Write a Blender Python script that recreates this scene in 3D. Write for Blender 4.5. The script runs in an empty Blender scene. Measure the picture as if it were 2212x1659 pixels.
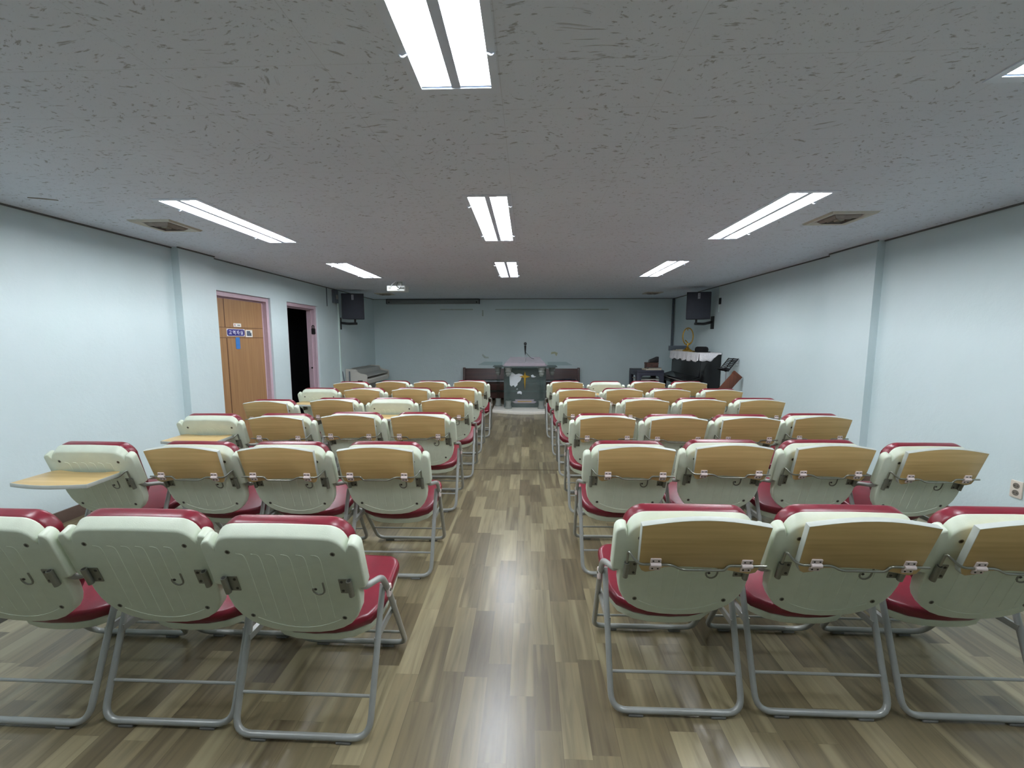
import bpy, bmesh, math, random
from mathutils import Vector, Matrix
random.seed(7)
SC = bpy.context.scene
COL = SC.collection
PI = math.pi

# ------------------------------------------------------------------ materials
def lin(c):
    return tuple(((x / 255) / 12.92 if x / 255 <= 0.04045 else ((x / 255 + 0.055) / 1.055) ** 2.4) for x in c) + (1.0,)

class NT:
    def __init__(s, m):
        s.t = m.node_tree; s.n = s.t.nodes; s.l = s.t.links
    def new(s, typ, **kw):
        nd = s.n.new(typ)
        for k, v in kw.items(): setattr(nd, k, v)
        return nd
    def link(s, a, b): s.l.new(a, b)
    def val(s, node, i, v):
        if hasattr(v, 'is_output'): s.link(v, node.inputs[i])
        else: node.inputs[i].default_value = v
    def math(s, op, a, b=None, c=None):
        nd = s.new('ShaderNodeMath', operation=op)
        s.val(nd, 0, a)
        if b is not None: s.val(nd, 1, b)
        if c is not None: s.val(nd, 2, c)
        return nd.outputs[0]
    def ramp(s, fac, stops, interp='LINEAR'):
        nd = s.new('ShaderNodeValToRGB'); cr = nd.color_ramp; cr.interpolation = interp
        while len(cr.elements) < len(stops): cr.elements.new(0.5)
        for e, (p, c) in zip(cr.elements, stops): e.position = p; e.color = c
        s.link(fac, nd.inputs[0]); return nd.outputs[0]

def base_mat(name):
    m = bpy.data.materials.new(name); m.use_nodes = True
    b = m.node_tree.nodes['Principled BSDF']
    return m, NT(m), b

def mat(name, rgb, rough=0.5, metal=0.0, var=0.06, scale=25.0, bump=0.0, bscale=200.0, spec=0.5, coat=0.0):
    m, t, b = base_mat(name)
    tc = t.new('ShaderNodeTexCoord')
    nz = t.new('ShaderNodeTexNoise'); nz.inputs['Scale'].default_value = scale; nz.inputs['Detail'].default_value = 4
    t.link(tc.outputs['Object'], nz.inputs['Vector'])
    c = lin(rgb)
    lo = tuple(max(0, x * (1 - var)) for x in c[:3]) + (1,); hi = tuple(min(1, x * (1 + var)) for x in c[:3]) + (1,)
    t.link(t.ramp(nz.outputs[0], [(0.3, lo), (0.7, hi)]), b.inputs['Base Color'])
    b.inputs['Roughness'].default_value = rough; b.inputs['Metallic'].default_value = metal
    b.inputs['Specular IOR Level'].default_value = spec
    if coat: b.inputs['Coat Weight'].default_value = coat; b.inputs['Coat Roughness'].default_value = 0.15
    if bump:
        n2 = t.new('ShaderNodeTexNoise'); n2.inputs['Scale'].default_value = bscale; n2.inputs['Detail'].default_value = 3
        t.link(tc.outputs['Object'], n2.inputs['Vector'])
        bp = t.new('ShaderNodeBump'); bp.inputs['Strength'].default_value = bump; bp.inputs['Distance'].default_value = 0.01
        t.link(n2.outputs[0], bp.inputs['Height']); t.link(bp.outputs[0], b.inputs['Normal'])
    return m

def wood_mat(name, c1, c2, axis=0, rough=0.35, scale=6.0):
    m, t, b = base_mat(name)
    tc = t.new('ShaderNodeTexCoord'); mp = t.new('ShaderNodeMapping')
    sc = [40.0, 40.0, 40.0]; sc[axis] = 2.0
    mp.inputs['Scale'].default_value = sc
    t.link(tc.outputs['Object'], mp.inputs['Vector'])
    nz = t.new('ShaderNodeTexNoise'); nz.inputs['Scale'].default_value = scale / 6; nz.inputs['Detail'].default_value = 6
    nz.inputs['Distortion'].default_value = 0.6
    t.link(mp.outputs[0], nz.inputs['Vector'])
    t.link(t.ramp(nz.outputs[0], [(0.3, lin(c1)), (0.68, lin(c2))]), b.inputs['Base Color'])
    b.inputs['Roughness'].default_value = rough
    return m

def emit_mat(name, rgb, strength):
    m, t, b = base_mat(name)
    b.inputs['Base Color'].default_value = lin(rgb)
    b.inputs['Emission Color'].default_value = lin(rgb)
    b.inputs['Emission Strength'].default_value = strength
    return m

def glass_mat(name, tint, gloss=0.12, haze=0.0, haze_rgb=(200, 200, 200)):
    m, t, b = base_mat(name)
    out = [n for n in t.n if n.type == 'OUTPUT_MATERIAL'][0]
    tr = t.new('ShaderNodeBsdfTransparent'); tr.inputs[0].default_value = lin(tint)
    gl = t.new('ShaderNodeBsdfGlossy'); gl.inputs['Roughness'].default_value = 0.03
    fr = t.new('ShaderNodeLayerWeight'); fr.inputs[0].default_value = 0.5
    nz = t.new('ShaderNodeTexNoise'); nz.inputs['Scale'].default_value = 3
    f = t.math('ADD', t.math('MULTIPLY', t.math('POWER', fr.outputs['Facing'], 5.0), 0.5), t.math('MULTIPLY', nz.outputs[0], 0.08))
    mx = t.new('ShaderNodeMixShader'); t.link(f, mx.inputs[0]); t.link(tr.outputs[0], mx.inputs[1]); t.link(gl.outputs[0], mx.inputs[2])
    last = mx
    if haze:
        df = t.new('ShaderNodeBsdfDiffuse'); df.inputs[0].default_value = lin(haze_rgb)
        m2 = t.new('ShaderNodeMixShader'); m2.inputs[0].default_value = haze
        t.link(mx.outputs[0], m2.inputs[1]); t.link(df.outputs[0], m2.inputs[2]); last = m2
    t.link(last.outputs[0], out.inputs[0])
    return m

def wall_mat():
    m, t, b = base_mat('mint wall paint')
    g = t.new('ShaderNodeNewGeometry')
    nz = t.new('ShaderNodeTexNoise'); nz.inputs['Scale'].default_value = 1.3; nz.inputs['Detail'].default_value = 5
    t.link(g.outputs['Position'], nz.inputs['Vector'])
    t.link(t.ramp(nz.outputs[0], [(0.3, lin((202, 219, 222))), (0.7, lin((209, 225, 229)))]), b.inputs['Base Color'])
    b.inputs['Roughness'].default_value = 0.42
    n2 = t.new('ShaderNodeTexNoise'); n2.inputs['Scale'].default_value = 9; n2.inputs['Detail'].default_value = 8; n2.inputs['Roughness'].default_value = 0.65
    t.link(g.outputs['Position'], n2.inputs['Vector'])
    bp = t.new('ShaderNodeBump'); bp.inputs['Strength'].default_value = 0.25; bp.inputs['Distance'].default_value = 0.02
    t.link(n2.outputs[0], bp.inputs['Height']); t.link(bp.outputs[0], b.inputs['Normal'])
    return m

def ceiling_mat():
    m, t, b = base_mat('fissured ceiling board')
    g = t.new('ShaderNodeNewGeometry')
    # elongated fissures with locally changing direction
    mp = t.new('ShaderNodeMapping'); mp.inputs['Scale'].default_value = (30, 62, 1); mp.inputs['Rotation'].default_value = (0, 0, 0.5)
    wob = t.new('ShaderNodeTexNoise'); wob.inputs['Scale'].default_value = 2.5; wob.inputs['Detail'].default_value = 1
    t.link(g.outputs['Position'], wob.inputs['Vector'])
    add = t.new('ShaderNodeVectorMath', operation='MULTIPLY_ADD')
    t.link(wob.outputs['Color'], add.inputs[0]); add.inputs[1].default_value = (0.35, 0.35, 0); t.link(g.outputs['Position'], add.inputs[2])
    t.link(add.outputs[0], mp.inputs['Vector'])
    nz = t.new('ShaderNodeTexNoise'); nz.inputs['Scale'].default_value = 1.0; nz.inputs['Detail'].default_value = 3.0; nz.inputs['Roughness'].default_value = 0.6
    t.link(mp.outputs[0], nz.inputs['Vector'])
    pit = t.ramp(nz.outputs[0], [(0.60, (0, 0, 0, 1)), (0.68, (1, 1, 1, 1))])
    mp2 = t.new('ShaderNodeMapping'); mp2.inputs['Scale'].default_value = (140, 210, 1); mp2.inputs['Rotation'].default_value = (0, 0, 0.2)
    t.link(g.outputs['Position'], mp2.inputs['Vector'])
    n2 = t.new('ShaderNodeTexNoise'); n2.inputs['Scale'].default_value = 1; n2.inputs['Detail'].default_value = 2
    t.link(mp2.outputs[0], n2.inputs['Vector'])
    pit2 = t.ramp(n2.outputs[0], [(0.66, (0, 0, 0, 1)), (0.74, (1, 1, 1, 1))])
    # board seams 0.3 x 0.6 m, barely visible
    sep = t.new('ShaderNodeSeparateXYZ'); t.link(g.outputs['Position'], sep.inputs[0])
    def seam(o, w, off):
        fr = t.math('FRACT', t.math('DIVIDE', t.math('ADD', o, off), w))
        d = t.math('ABSOLUTE', t.math('SUBTRACT', fr, 0.5))
        return t.math('GREATER_THAN', d, 0.5 - 0.0012 / w)
    sm = t.math('MAXIMUM', seam(sep.outputs[0], 0.6, 0.1), seam(sep.outputs[1], 0.3, 0.0))
    depth = t.math('MAXIMUM', t.math('MAXIMUM', pit, t.math('MULTIPLY', pit2, 0.5)), t.math('MULTIPLY', sm, 0.35))
    big = t.new('ShaderNodeTexNoise'); big.inputs['Scale'].default_value = 0.8
    t.link(g.outputs['Position'], big.inputs['Vector'])
    basec = t.ramp(big.outputs[0], [(0.3, lin((221, 229, 241))), (0.7, lin((227, 235, 246)))])
    mx = t.new('ShaderNodeMixRGB'); t.link(t.math('MULTIPLY', depth, 0.55), mx.inputs[0]); t.link(basec, mx.inputs[1]); mx.inputs[2].default_value = lin((120, 120, 120))
    t.link(mx.outputs[0], b.inputs['Base Color'])
    b.inputs['Roughness'].default_value = 0.9; b.inputs['Specular IOR Level'].default_value = 0.2
    bp = t.new('ShaderNodeBump'); bp.inputs['Strength'].default_value = 0.5; bp.inputs['Distance'].default_value = 0.004; bp.invert = True
    t.link(depth, bp.inputs['Height']); t.link(bp.outputs[0], b.inputs['Normal'])
    return m

def floor_mat():
    m, t, b = base_mat('laminate strip floor')
    g = t.new('ShaderNodeNewGeometry')
    sep = t.new('ShaderNodeSeparateXYZ'); t.link(g.outputs['Position'], sep.inputs[0])
    W = 0.0985; X0 = 0.261
    xr = t.math('DIVIDE', t.math('ADD', sep.outputs[0], X0), W)
    row = t.math('FLOOR', xr); fx = t.math('FRACT', xr)
    wn = t.new('ShaderNodeTexWhiteNoise', noise_dimensions='1D'); t.link(row, wn.inputs['W'])
    yr = t.math('ADD', t.math('DIVIDE', sep.outputs[1], 0.43), t.math('MULTIPLY', wn.outputs['Value'], 7.3))
    colm = t.math('FLOOR', yr); fy = t.math('FRACT', yr)
    cmb = t.new('ShaderNodeCombineXYZ'); t.link(row, cmb.inputs[0]); t.link(colm, cmb.inputs[1])
    w2 = t.new('ShaderNodeTexWhiteNoise', noise_dimensions='3D'); t.link(cmb.outputs[0], w2.inputs['Vector'])
    tone = t.ramp(w2.outputs['Value'], [(0.0, lin((92, 82, 62))), (0.3, lin((104, 94, 72))), (0.6, lin((113, 103, 79))), (0.85, lin((126, 116, 90))), (1.0, lin((146, 136, 108)))])
    # grain, shifted for every strip
    mp = t.new('ShaderNodeCombineXYZ')
    t.link(t.math('MULTIPLY', sep.outputs[0], 38.0), mp.inputs[0])
    t.link(t.math('ADD', t.math('MULTIPLY', sep.outputs[1], 2.6), t.math('MULTIPLY', w2.outputs['Value'], 91.0)), mp.inputs[1])
    t.link(t.math('MULTIPLY', w2.outputs['Value'], 37.0), mp.inputs[2])
    gr = t.new('ShaderNodeTexNoise'); gr.inputs['Scale'].default_value = 1.0; gr.inputs['Detail'].default_value = 7; gr.inputs['Distortion'].default_value = 0.8
    t.link(mp.outputs[0], gr.inputs['Vector'])
    grc = t.ramp(gr.outputs[0], [(0.28, (0.62, 0.60, 0.57, 1)), (0.5, (1, 1, 1, 1)), (0.72, (1.22, 1.2, 1.16, 1))])
    mul = t.new('ShaderNodeMixRGB', blend_type='MULTIPLY'); mul.inputs[0].default_value = 0.85
    t.link(tone, mul.inputs[1]); t.link(grc, mul.inputs[2])
    # light sapwood streaks
    st = t.new('ShaderNodeTexNoise'); st.inputs['Scale'].default_value = 0.33; st.inputs['Detail'].default_value = 2
    t.link(mp.outputs[0], st.inputs['Vector'])
    mx2 = t.new('ShaderNodeMixRGB'); t.link(t.ramp(st.outputs[0], [(0.56, (0, 0, 0, 1)), (0.66, (.75, .75, .75, 1))]), mx2.inputs[0])
    t.link(mul.outputs[0], mx2.inputs[1]); mx2.inputs[2].default_value = lin((148, 139, 110))
    # joints
    ex = t.math('MINIMUM', fx, t.math('SUBTRACT', 1.0, fx)); ey = t.math('MINIMUM', fy, t.math('SUBTRACT', 1.0, fy))
    xr2 = t.math('FRACT', t.math('DIVIDE', t.math('ADD', sep.outputs[0], X0), W * 2))
    ex2 = t.math('MINIMUM', xr2, t.math('SUBTRACT', 1.0, xr2))
    j = t.math('MAXIMUM', t.math('LESS_THAN', ex2, 0.006), t.math('MULTIPLY', t.math('LESS_THAN', ey, 0.002), 0.5))
    mx3 = t.new('ShaderNodeMixRGB'); t.link(t.math('MULTIPLY', j, 0.45), mx3.inputs[0]); t.link(mx2.outputs[0], mx3.inputs[1]); mx3.inputs[2].default_value = lin((58, 50, 38))
    t.link(mx3.outputs[0], b.inputs['Base Color'])
    b.inputs['Roughness'].default_value = 0.285
    b.inputs['Specular IOR Level'].default_value = 0.58
    bp = t.new('ShaderNodeBump'); bp.inputs['Strength'].default_value = 0.06; bp.inputs['Distance'].default_value = 0.002
    t.link(t.math('SUBTRACT', gr.outputs[0], j), bp.inputs['Height']); t.link(bp.outputs[0], b.inputs['Normal'])
    return m

M = {
 'wall': wall_mat(), 'ceiling': ceiling_mat(), 'floor': floor_mat(),
 'shell': mat('cream moulded plastic', (214, 224, 206), 0.38, var=0.03, bump=0.08, bscale=400),
 'vinyl': mat('crimson vinyl', (106, 18, 34), 0.33, var=0.08, bump=0.05, bscale=300),
 'tube': mat('grey painted steel tube', (160, 163, 160), 0.32, 0.25, var=0.04),
 'rod': mat('zinc plated rod', (150, 152, 142), 0.28, 0.75, var=0.05),
 'plate': mat('grey steel plate', (128, 130, 120), 0.4, 0.55, var=0.08),
 'dark': mat('dark recess', (44, 42, 38), 0.6, var=0.1),
 'tabwood': wood_mat('beech tablet laminate', (186, 157, 102), (206, 177, 121), 0),
 'edge': mat('grey edge band', (186, 192, 186), 0.45, var=0.03),
 'hinge': mat('pinkish white hinge plastic', (226, 212, 210), 0.4, var=0.02),
 'foot': mat('grey rubber foot', (110, 110, 108), 0.6, var=0.05),
 'base': mat('dark brown skirting', (92, 76, 68), 0.45, var=0.08),
 'gapshade': mat('painted ceiling shadow gap', (96, 100, 100), 0.6, var=0.05),
 'seam': mat('floor joint strip', (92, 80, 64), 0.4, var=0.05),
 'pink': mat('pale pink door frame paint', (196, 172, 184), 0.4, var=0.03),
 'jambgrey': mat('pale grey reveal', (186, 190, 190), 0.5, var=0.03),
 'doorwood': wood_mat('orange oak door veneer', (146, 110, 76), (162, 126, 88), 2, 0.4, 5.0),
 'groove': mat('door groove', (84, 54, 32), 0.6, var=0.1),
 'black': mat('painted room darkness', (14, 16, 22), 0.9, var=0.1),
 'troffer': mat('white enamel fixture', (222, 232, 246), 0.35, var=0.01),
 'grey_strip': mat('white fixture spine', (216, 226, 244), 0.5, var=0.02),
 'tubelight': emit_mat('fluorescent tube glow', (250, 253, 255), 100.0),
 'vent': mat('ivory vent plastic', (196, 194, 182), 0.5, var=0.03),
 'ventdark': mat('vent throat', (150, 144, 138), 0.7, var=0.1),
 'spk': mat('black loudspeaker cabinet', (30, 34, 46), 0.55, var=0.1, bump=0.15, bscale=600),
 'grille': mat('charcoal speaker grille', (46, 50, 60), 0.7, var=0.1, bump=0.3, bscale=900),
 'silver': mat('silver badge', (190, 192, 198), 0.3, 0.7, var=0.03),
 'projw': mat('white projector plastic', (232, 238, 238), 0.4, var=0.02),
 'screen': mat('grey screen case', (124, 132, 132), 0.5, var=0.03),
 'screendark': mat('screen case top', (70, 78, 84), 0.5, var=0.05),
 'pew': wood_mat('dark mahogany pew', (52, 28, 24), (74, 42, 36), 0, 0.3),
 'navy': mat('navy fabric', (28, 28, 48), 0.8, var=0.15),
 'acry': glass_mat('clear acrylic', (240, 246, 246)),
 'acryp': glass_mat('smoky acrylic panel', (186, 200, 200), haze=0.38, haze_rgb=(128, 140, 138)),
 'acryh': glass_mat('hazy pinkish acrylic', (246, 240, 244), haze=0.28, haze_rgb=(236, 228, 236)),
 'frost': mat('frosted white acrylic print', (214, 220, 226), 0.5, var=0.08, scale=9),
 'capital': glass_mat('cast crystal capital', (205, 212, 208), haze=0.45, haze_rgb=(180, 186, 182)),
 'marble': mat('white lectern plinth', (232, 230, 222), 0.3, var=0.03),
 'gold': mat('polished gold', (196, 156, 66), 0.28, 0.85, var=0.08),
 'goldflat': mat('gold lettering film', (176, 140, 40), 0.4, 0.3, var=0.08),
 'blackpl': mat('black plastic', (18, 18, 22), 0.45, var=0.1),
 'ebony': mat('black polished piano', (12, 12, 14), 0.18, var=0.1),
 'ebonysat': mat('satin black piano panel', (22, 26, 28), 0.3, var=0.1),
 'ivory': mat('white piano key', (230, 228, 220), 0.3, var=0.02),
 'dpiano': mat('ivory white digital piano', (198, 196, 188), 0.4, var=0.03),
 'dpianog': mat('grey digital piano lid', (160, 160, 154), 0.4, var=0.04),
 'lace': mat('white lace', (240, 238, 242), 0.8, var=0.1, scale=60),
 'felt': mat('black felt hat', (10, 9, 12), 0.95, var=0.2),
 'paper': mat('printed paper', (196, 188, 170), 0.7, var=0.06),
 'cart': mat('slate blue plastic', (50, 52, 66), 0.5, var=0.06),
 'brownbox': mat('brown leather box', (92, 66, 58), 0.6, var=0.12),
 'plank': wood_mat('reddish brown board', (84, 44, 28), (112, 62, 40), 2, 0.4),
 'plain': wood_mat('raw pine stick', (176, 148, 106), (194, 166, 122), 2, 0.5),
 'sockp': mat('ivory socket plate', (216, 208, 196), 0.4, var=0.02),
 'sockd': mat('grey socket recess', (110, 104, 96), 0.5, var=0.05),
 'conduit': mat('pale green cable trunking', (206, 226, 222), 0.45, var=0.02),
 'boxgrey': mat('grey junction box', (92, 102, 112), 0.5, var=0.06),
 'signblue': mat('navy blue sign face', (50, 46, 122), 0.4, var=0.05),
 'signwhite': mat('white sign lettering', (226, 228, 240), 0.4, var=0.02),
 'ribbon': mat('bright blue ribbon', (58, 118, 186), 0.5, var=0.06),
 'plaque': mat('white name plate', (232, 230, 224), 0.4, var=0.02),
 'red': mat('red print', (190, 70, 60), 0.5, var=0.05),
 'inkgrey': mat('grey print', (120, 124, 130), 0.6, var=0.05),
 'photo': mat('dark blue grey photograph', (84, 96, 112), 0.4, var=0.5, scale=40),
 'stain': mat('old tape residue', (172, 188, 184), 0.6, var=0.1),
 'stainy': mat('yellowish plaster patch', (182, 190, 160), 0.6, var=0.12, scale=60),
 'padlock': mat('dark metal latch', (58, 54, 56), 0.4, 0.6, var=0.1),
}

# ------------------------------------------------------------------ mesh builder
class MB:
    def __init__(s): s.v = []; s.f = []; s.mi = []; s.mats = []
    def mid(s, m):
        if m not in s.mats: s.mats.append(m)
        return s.mats.index(m)
    def add(s, vs, fs, m, X=None):
        o = len(s.v)
        for p in vs:
            p = Vector(p); s.v.append(X @ p if X else p)
        k = s.mid(m)
        for f in fs: s.f.append([i + o for i in f]); s.mi.append(k)
        return s
    def box(s, a, b, m, X=None):
        x0, y0, z0 = (min(a[i], b[i]) for i in range(3)); x1, y1, z1 = (max(a[i], b[i]) for i in range(3))
        vs = [(x0, y0, z0), (x1, y0, z0), (x1, y1, z0), (x0, y1, z0), (x0, y0, z1), (x1, y0, z1), (x1, y1, z1), (x0, y1, z1)]
        fs = [(0, 3, 2, 1), (4, 5, 6, 7), (0, 1, 5, 4), (1, 2, 6, 5), (2, 3, 7, 6), (3, 0, 4, 7)]
        return s.add(vs, fs, m, X)
    def tube(s, pts, r, m, fil=0.0, seg=10, fseg=5, X=None, radii=None):
        pts = [Vector(p) for p in pts]
        if fil:
            out = [pts[0]]
            for i in range(1, len(pts) - 1):
                p, a, b = pts[i], pts[i - 1], pts[i + 1]
                fr = fil[i] if isinstance(fil, (list, tuple)) else fil
                d1 = min(fr, (a - p).length * 0.48); d2 = min(fr, (b - p).length * 0.48)
                q0 = p + (a - p).normalized() * d1; q1 = p + (b - p).normalized() * d2
                for k in range(fseg + 1):
                    u = k / fseg; out.append(q0 * (1 - u) ** 2 + p * 2 * u * (1 - u) + q1 * u * u)
            out.append(pts[-1]); pts = out
        n = len(pts); vs = []; fs = []; ref = None
        for i, p in enumerate(pts):
            d = ((pts[min(i + 1, n - 1)] - p).normalized() + (p - pts[max(i - 1, 0)]).normalized())
            d = d.normalized() if d.length > 1e-9 else Vector((0, 0, 1))
            if ref is None: ref = d.orthogonal().normalized()
            ref = (ref - d * ref.dot(d)).normalized(); w = d.cross(ref)
            rr = radii[i] if radii else r
            for k in range(seg):
                a = 2 * PI * k / seg; vs.append(p + (ref * math.cos(a) + w * math.sin(a)) * rr)
        for i in range(n - 1):
            for k in range(seg):
                k2 = (k + 1) % seg
                fs.append((i * seg + k, i * seg + k2, (i + 1) * seg + k2, (i + 1) * seg + k))
        fs.append(tuple(range(seg - 1, -1, -1))); fs.append(tuple((n - 1) * seg + k for k in range(seg)))
        return s.add(vs, fs, m, X)
    def lathe(s, prof, m, seg=20, X=None, c=(0, 0, 0)):
        vs = []; fs = []; n = len(prof)
        for r, z in prof:
            for k in range(seg):
                a = 2 * PI * k / seg; vs.append((c[0] + r * math.cos(a), c[1] + r * math.sin(a), c[2] + z))
        for i in range(n - 1):
            for k in range(seg):
                k2 = (k + 1) % seg
                fs.append((i * seg + k, i * seg + k2, (i + 1) * seg + k2, (i + 1) * seg + k))
        fs.append(tuple(range(seg - 1, -1, -1))); fs.append(tuple((n - 1) * seg + k for k in range(seg)))
        return s.add(vs, fs, m, X)
    def prism(s, out, t0, t1, m, bev=0.0, bseg=3, X=None, edge=None, b0=None, b1=None):
        """outline (x,y) counter-clockwise, extruded along local z from t0 to t1 with rounded rims"""
        n = len(out)
        P = [Vector((p[0], p[1])) for p in out]
        N = []
        for i in range(n):
            a = P[i] - P[i - 1]; b = P[(i + 1) % n] - P[i]
            na = Vector((a.y, -a.x)); nb = Vector((b.y, -b.x))
            na = na.normalized() if na.length > 1e-9 else Vector((0, 0)); nb = nb.normalized() if nb.length > 1e-9 else na
            q = na + nb; q = q.normalized() if q.length > 1e-9 else na
            c = max(0.45, q.dot(na)); N.append(q / c)
        b0 = bev if b0 is None else b0; b1 = bev if b1 is None else b1
        rings = []
        if b0:
            for k in range(bseg + 1):
                a = (PI / 2) * k / bseg; rings.append((b0 * (1 - math.sin(a)), t0 + b0 * (1 - math.cos(a))))
        else: rings.append((0, t0))
        if b1:
            for k in range(bseg + 1):
                a = (PI / 2) * k / bseg; rings.append((b1 * (1 - math.cos(a)), t1 - b1 * (1 - math.sin(a))))
        else: rings.append((0, t1))
        vs = [(P[i].x - N[i].x * ins, P[i].y - N[i].y * ins, z) for ins, z in rings for i in range(n)]
        side = []
        for r in range(len(rings) - 1):
            for i in range(n):
                i2 = (i + 1) % n; side.append((r * n + i, r * n + i2, (r + 1) * n + i2, (r + 1) * n + i))
        L = (len(rings) - 1) * n
        caps = [tuple(range(n - 1, -1, -1)), tuple(L + i for i in range(n))]
        if edge is None: return s.add(vs, side + caps, m, X)
        o = len(s.v); s.add(vs, caps, m, X)
        k = s.mid(edge)
        for f in side: s.f.append([i + o for i in f]); s.mi.append(k)
        return s
    def mesh(s, name, smooth=35):
        me = bpy.data.meshes.new(name)
        me.from_pydata([tuple(p) for p in s.v], [], s.f)
        for m in s.mats: me.materials.append(m)
        me.polygons.foreach_set('material_index', s.mi)
        me.update()
        if smooth:
            me.shade_smooth(); me.set_sharp_from_angle(angle=math.radians(smooth))
        return me
    def obj(s, name, parent=None, smooth=35, loc=None):
        o = bpy.data.objects.new(name, s.mesh(name, smooth)); COL.objects.link(o)
        if parent: o.parent = parent
        if loc: o.location = loc
        return o

def tag(o, label, cat, group=None):
    o['label'] = label; o['category'] = cat
    if group: o['group'] = group
    return o
def thing(name, label, cat, loc=(0, 0, 0), rotz=0.0, group=None):
    o = bpy.data.objects.new(name, None); COL.objects.link(o); o.empty_display_size = 0.1
    o.location = loc; o.rotation_euler = (0, 0, rotz)
    return tag(o, label, cat, group)
def struct(name, mb, parent=None, smooth=35):
    o = mb.obj(name, parent, smooth)
    if parent is None: o['kind'] = 'structure'
    return o
def rrect(x0, y0, x1, y1, r, k=5):
    pts = []
    for cx, cy, a0 in ((x1 - r, y0 + r, -PI / 2), (x1 - r, y1 - r, 0), (x0 + r, y1 - r, PI / 2), (x0 + r, y0 + r, PI)):
        for i in range(k + 1):
            a = a0 + PI / 2 * i / k; pts.append((cx + r * math.cos(a), cy + r * math.sin(a)))
    return pts
def T(x, y, z): return Matrix.Translation((x, y, z))
def basis(o, ex, ey, ez):
    m = Matrix.Identity(4)
    for i, e in enumerate((ex, ey, ez)):
        for j in range(3): m[j][i] = e[j]
    for j in range(3): m[j][3] = o[j]
    return m

# ------------------------------------------------------------------ room
XL, XR, YB, YF, H = -3.63, 3.40, 9.83, -3.6, 2.36
D1 = (4.78, 5.83, 1.998); D2 = (6.233, 7.152, 1.99)
WT = 0.16
f = MB(); f.box((XL - 3.0, YF - .3, -0.1), (XR + .3, YB + .3, 0), M['floor']); struct('floor', f, smooth=0)

LX = (-2.36, -0.265, 1.815); LY = ((0.42, 1.645), (2.83, 4.055), (5.16, 6.42))  # nearest left fixture is out of view, added for its light
OW, OL = 0.145, 0.0   # half width of the opening
VENTS = [(2.40, 3.40), (-2.98, 3.43)]
def ceiling():
    holes = [(x - OW, x + OW, y0 - .02, y1 + .02) for x in LX for y0, y1 in LY]
    xs = sorted({XL - .3, XR + .3} | {v for h in holes for v in h[:2]}); ys = sorted({YF - .3, YB + .3} | {v for h in holes for v in h[2:]})
    b = MB(); vid = {}; vs = []; fs = []
    def vi(i, j):
        if (i, j) not in vid: vid[(i, j)] = len(vs); vs.append((xs[i], ys[j], H))
        return vid[(i, j)]
    for i in range(len(xs) - 1):
        for j in range(len(ys) - 1):
            mx, my = (xs[i] + xs[i + 1]) / 2, (ys[j] + ys[j + 1]) / 2
            if any(h[0] < mx < h[1] and h[2] < my < h[3] for h in holes): continue
            fs.append((vi(i, j), vi(i, j + 1), vi(i + 1, j + 1), vi(i + 1, j)))
    b.add(vs, fs, M['ceiling']); struct('ceiling', b, smooth=0)
ceiling()

w = MB()
w.box((XL - WT, YF, 0), (XL, D1[0], H), M['wall'])
w.box((XL - WT, D1[0], D1[2]), (XL, D1[1], H), M['wall'])
w.box((XL - WT, D1[1], 0), (XL, D2[0], H), M['wall'])
w.box((XL - WT, D2[0], D2[2]), (XL, D2[1], H), M['wall'])
w.box((XL - WT, D2[1], 0), (XL, YB, H), M['wall'])
struct('wall_left', w, smooth=0)
w = MB(); w.box((XR, YF, 0), (XR + WT, YB, H), M['wall']); struct('wall_right', w, smooth=0)
w = MB(); w.box((XL - WT, YB, 0), (XR + WT, YB + .15, H), M['wall']); wb = struct('wall_back', w, smooth=0)
w = MB(); w.box((XL - WT, YF - .15, 0), (XR + WT, YF, H), M['wall']); struct('wall_front', w, smooth=0)
w = MB(); w.box((XL, 4.215, 0), (XL + .08, 4.70, H), M['wall']); struct('trim_9', w, smooth=0)
w = MB(); w.box((XR - .075, 4.175, 0), (XR, 4.80, H), M['wall']); struct('trim_10', w, smooth=0)
# the unlit room behind the open doorway, its darkness painted on as black
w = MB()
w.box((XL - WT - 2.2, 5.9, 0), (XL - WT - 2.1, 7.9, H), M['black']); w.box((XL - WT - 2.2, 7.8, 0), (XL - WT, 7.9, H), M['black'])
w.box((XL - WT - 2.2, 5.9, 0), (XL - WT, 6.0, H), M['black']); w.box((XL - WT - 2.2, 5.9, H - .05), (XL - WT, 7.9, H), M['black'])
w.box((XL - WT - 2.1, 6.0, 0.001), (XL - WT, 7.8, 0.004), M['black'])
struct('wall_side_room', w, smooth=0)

def strip(name, a, b, m):
    s = MB(); s.box(a, b, m); return struct(name, s, smooth=0)
bs = MB()
for y0, y1 in ((YF, 4.215), (4.70, D1[0]), (D1[1], D2[0]), (D2[1], YB)):
    bs.box((XL, y0, 0), (XL + .014, y1, .095), M['base'])
bs.box((XL + .08, 4.2, 0), (XL + .094, 4.70, .095), M['base']); bs.box((XL, 4.201, 0), (XL + .094, 4.215, .095), M['base'])
struct('baseboard_left', bs, smooth=0)
bs = MB(); bs.box((XR - .014, YF, 0), (XR, 4.175, .095), M['base']); bs.box((XR - .014, 4.80, 0), (XR, YB, .095), M['base'])
bs.box((XR - .089, 4.16, 0), (XR - .075, 4.80, .095), M['base']); bs.box((XR - .089, 4.161, 0), (XR, 4.175, .095), M['base']); struct('baseboard_right', bs, smooth=0)
strip('baseboard_back', (XL, YB - .014, 0), (XR, YB, .095), M['base'])
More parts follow.
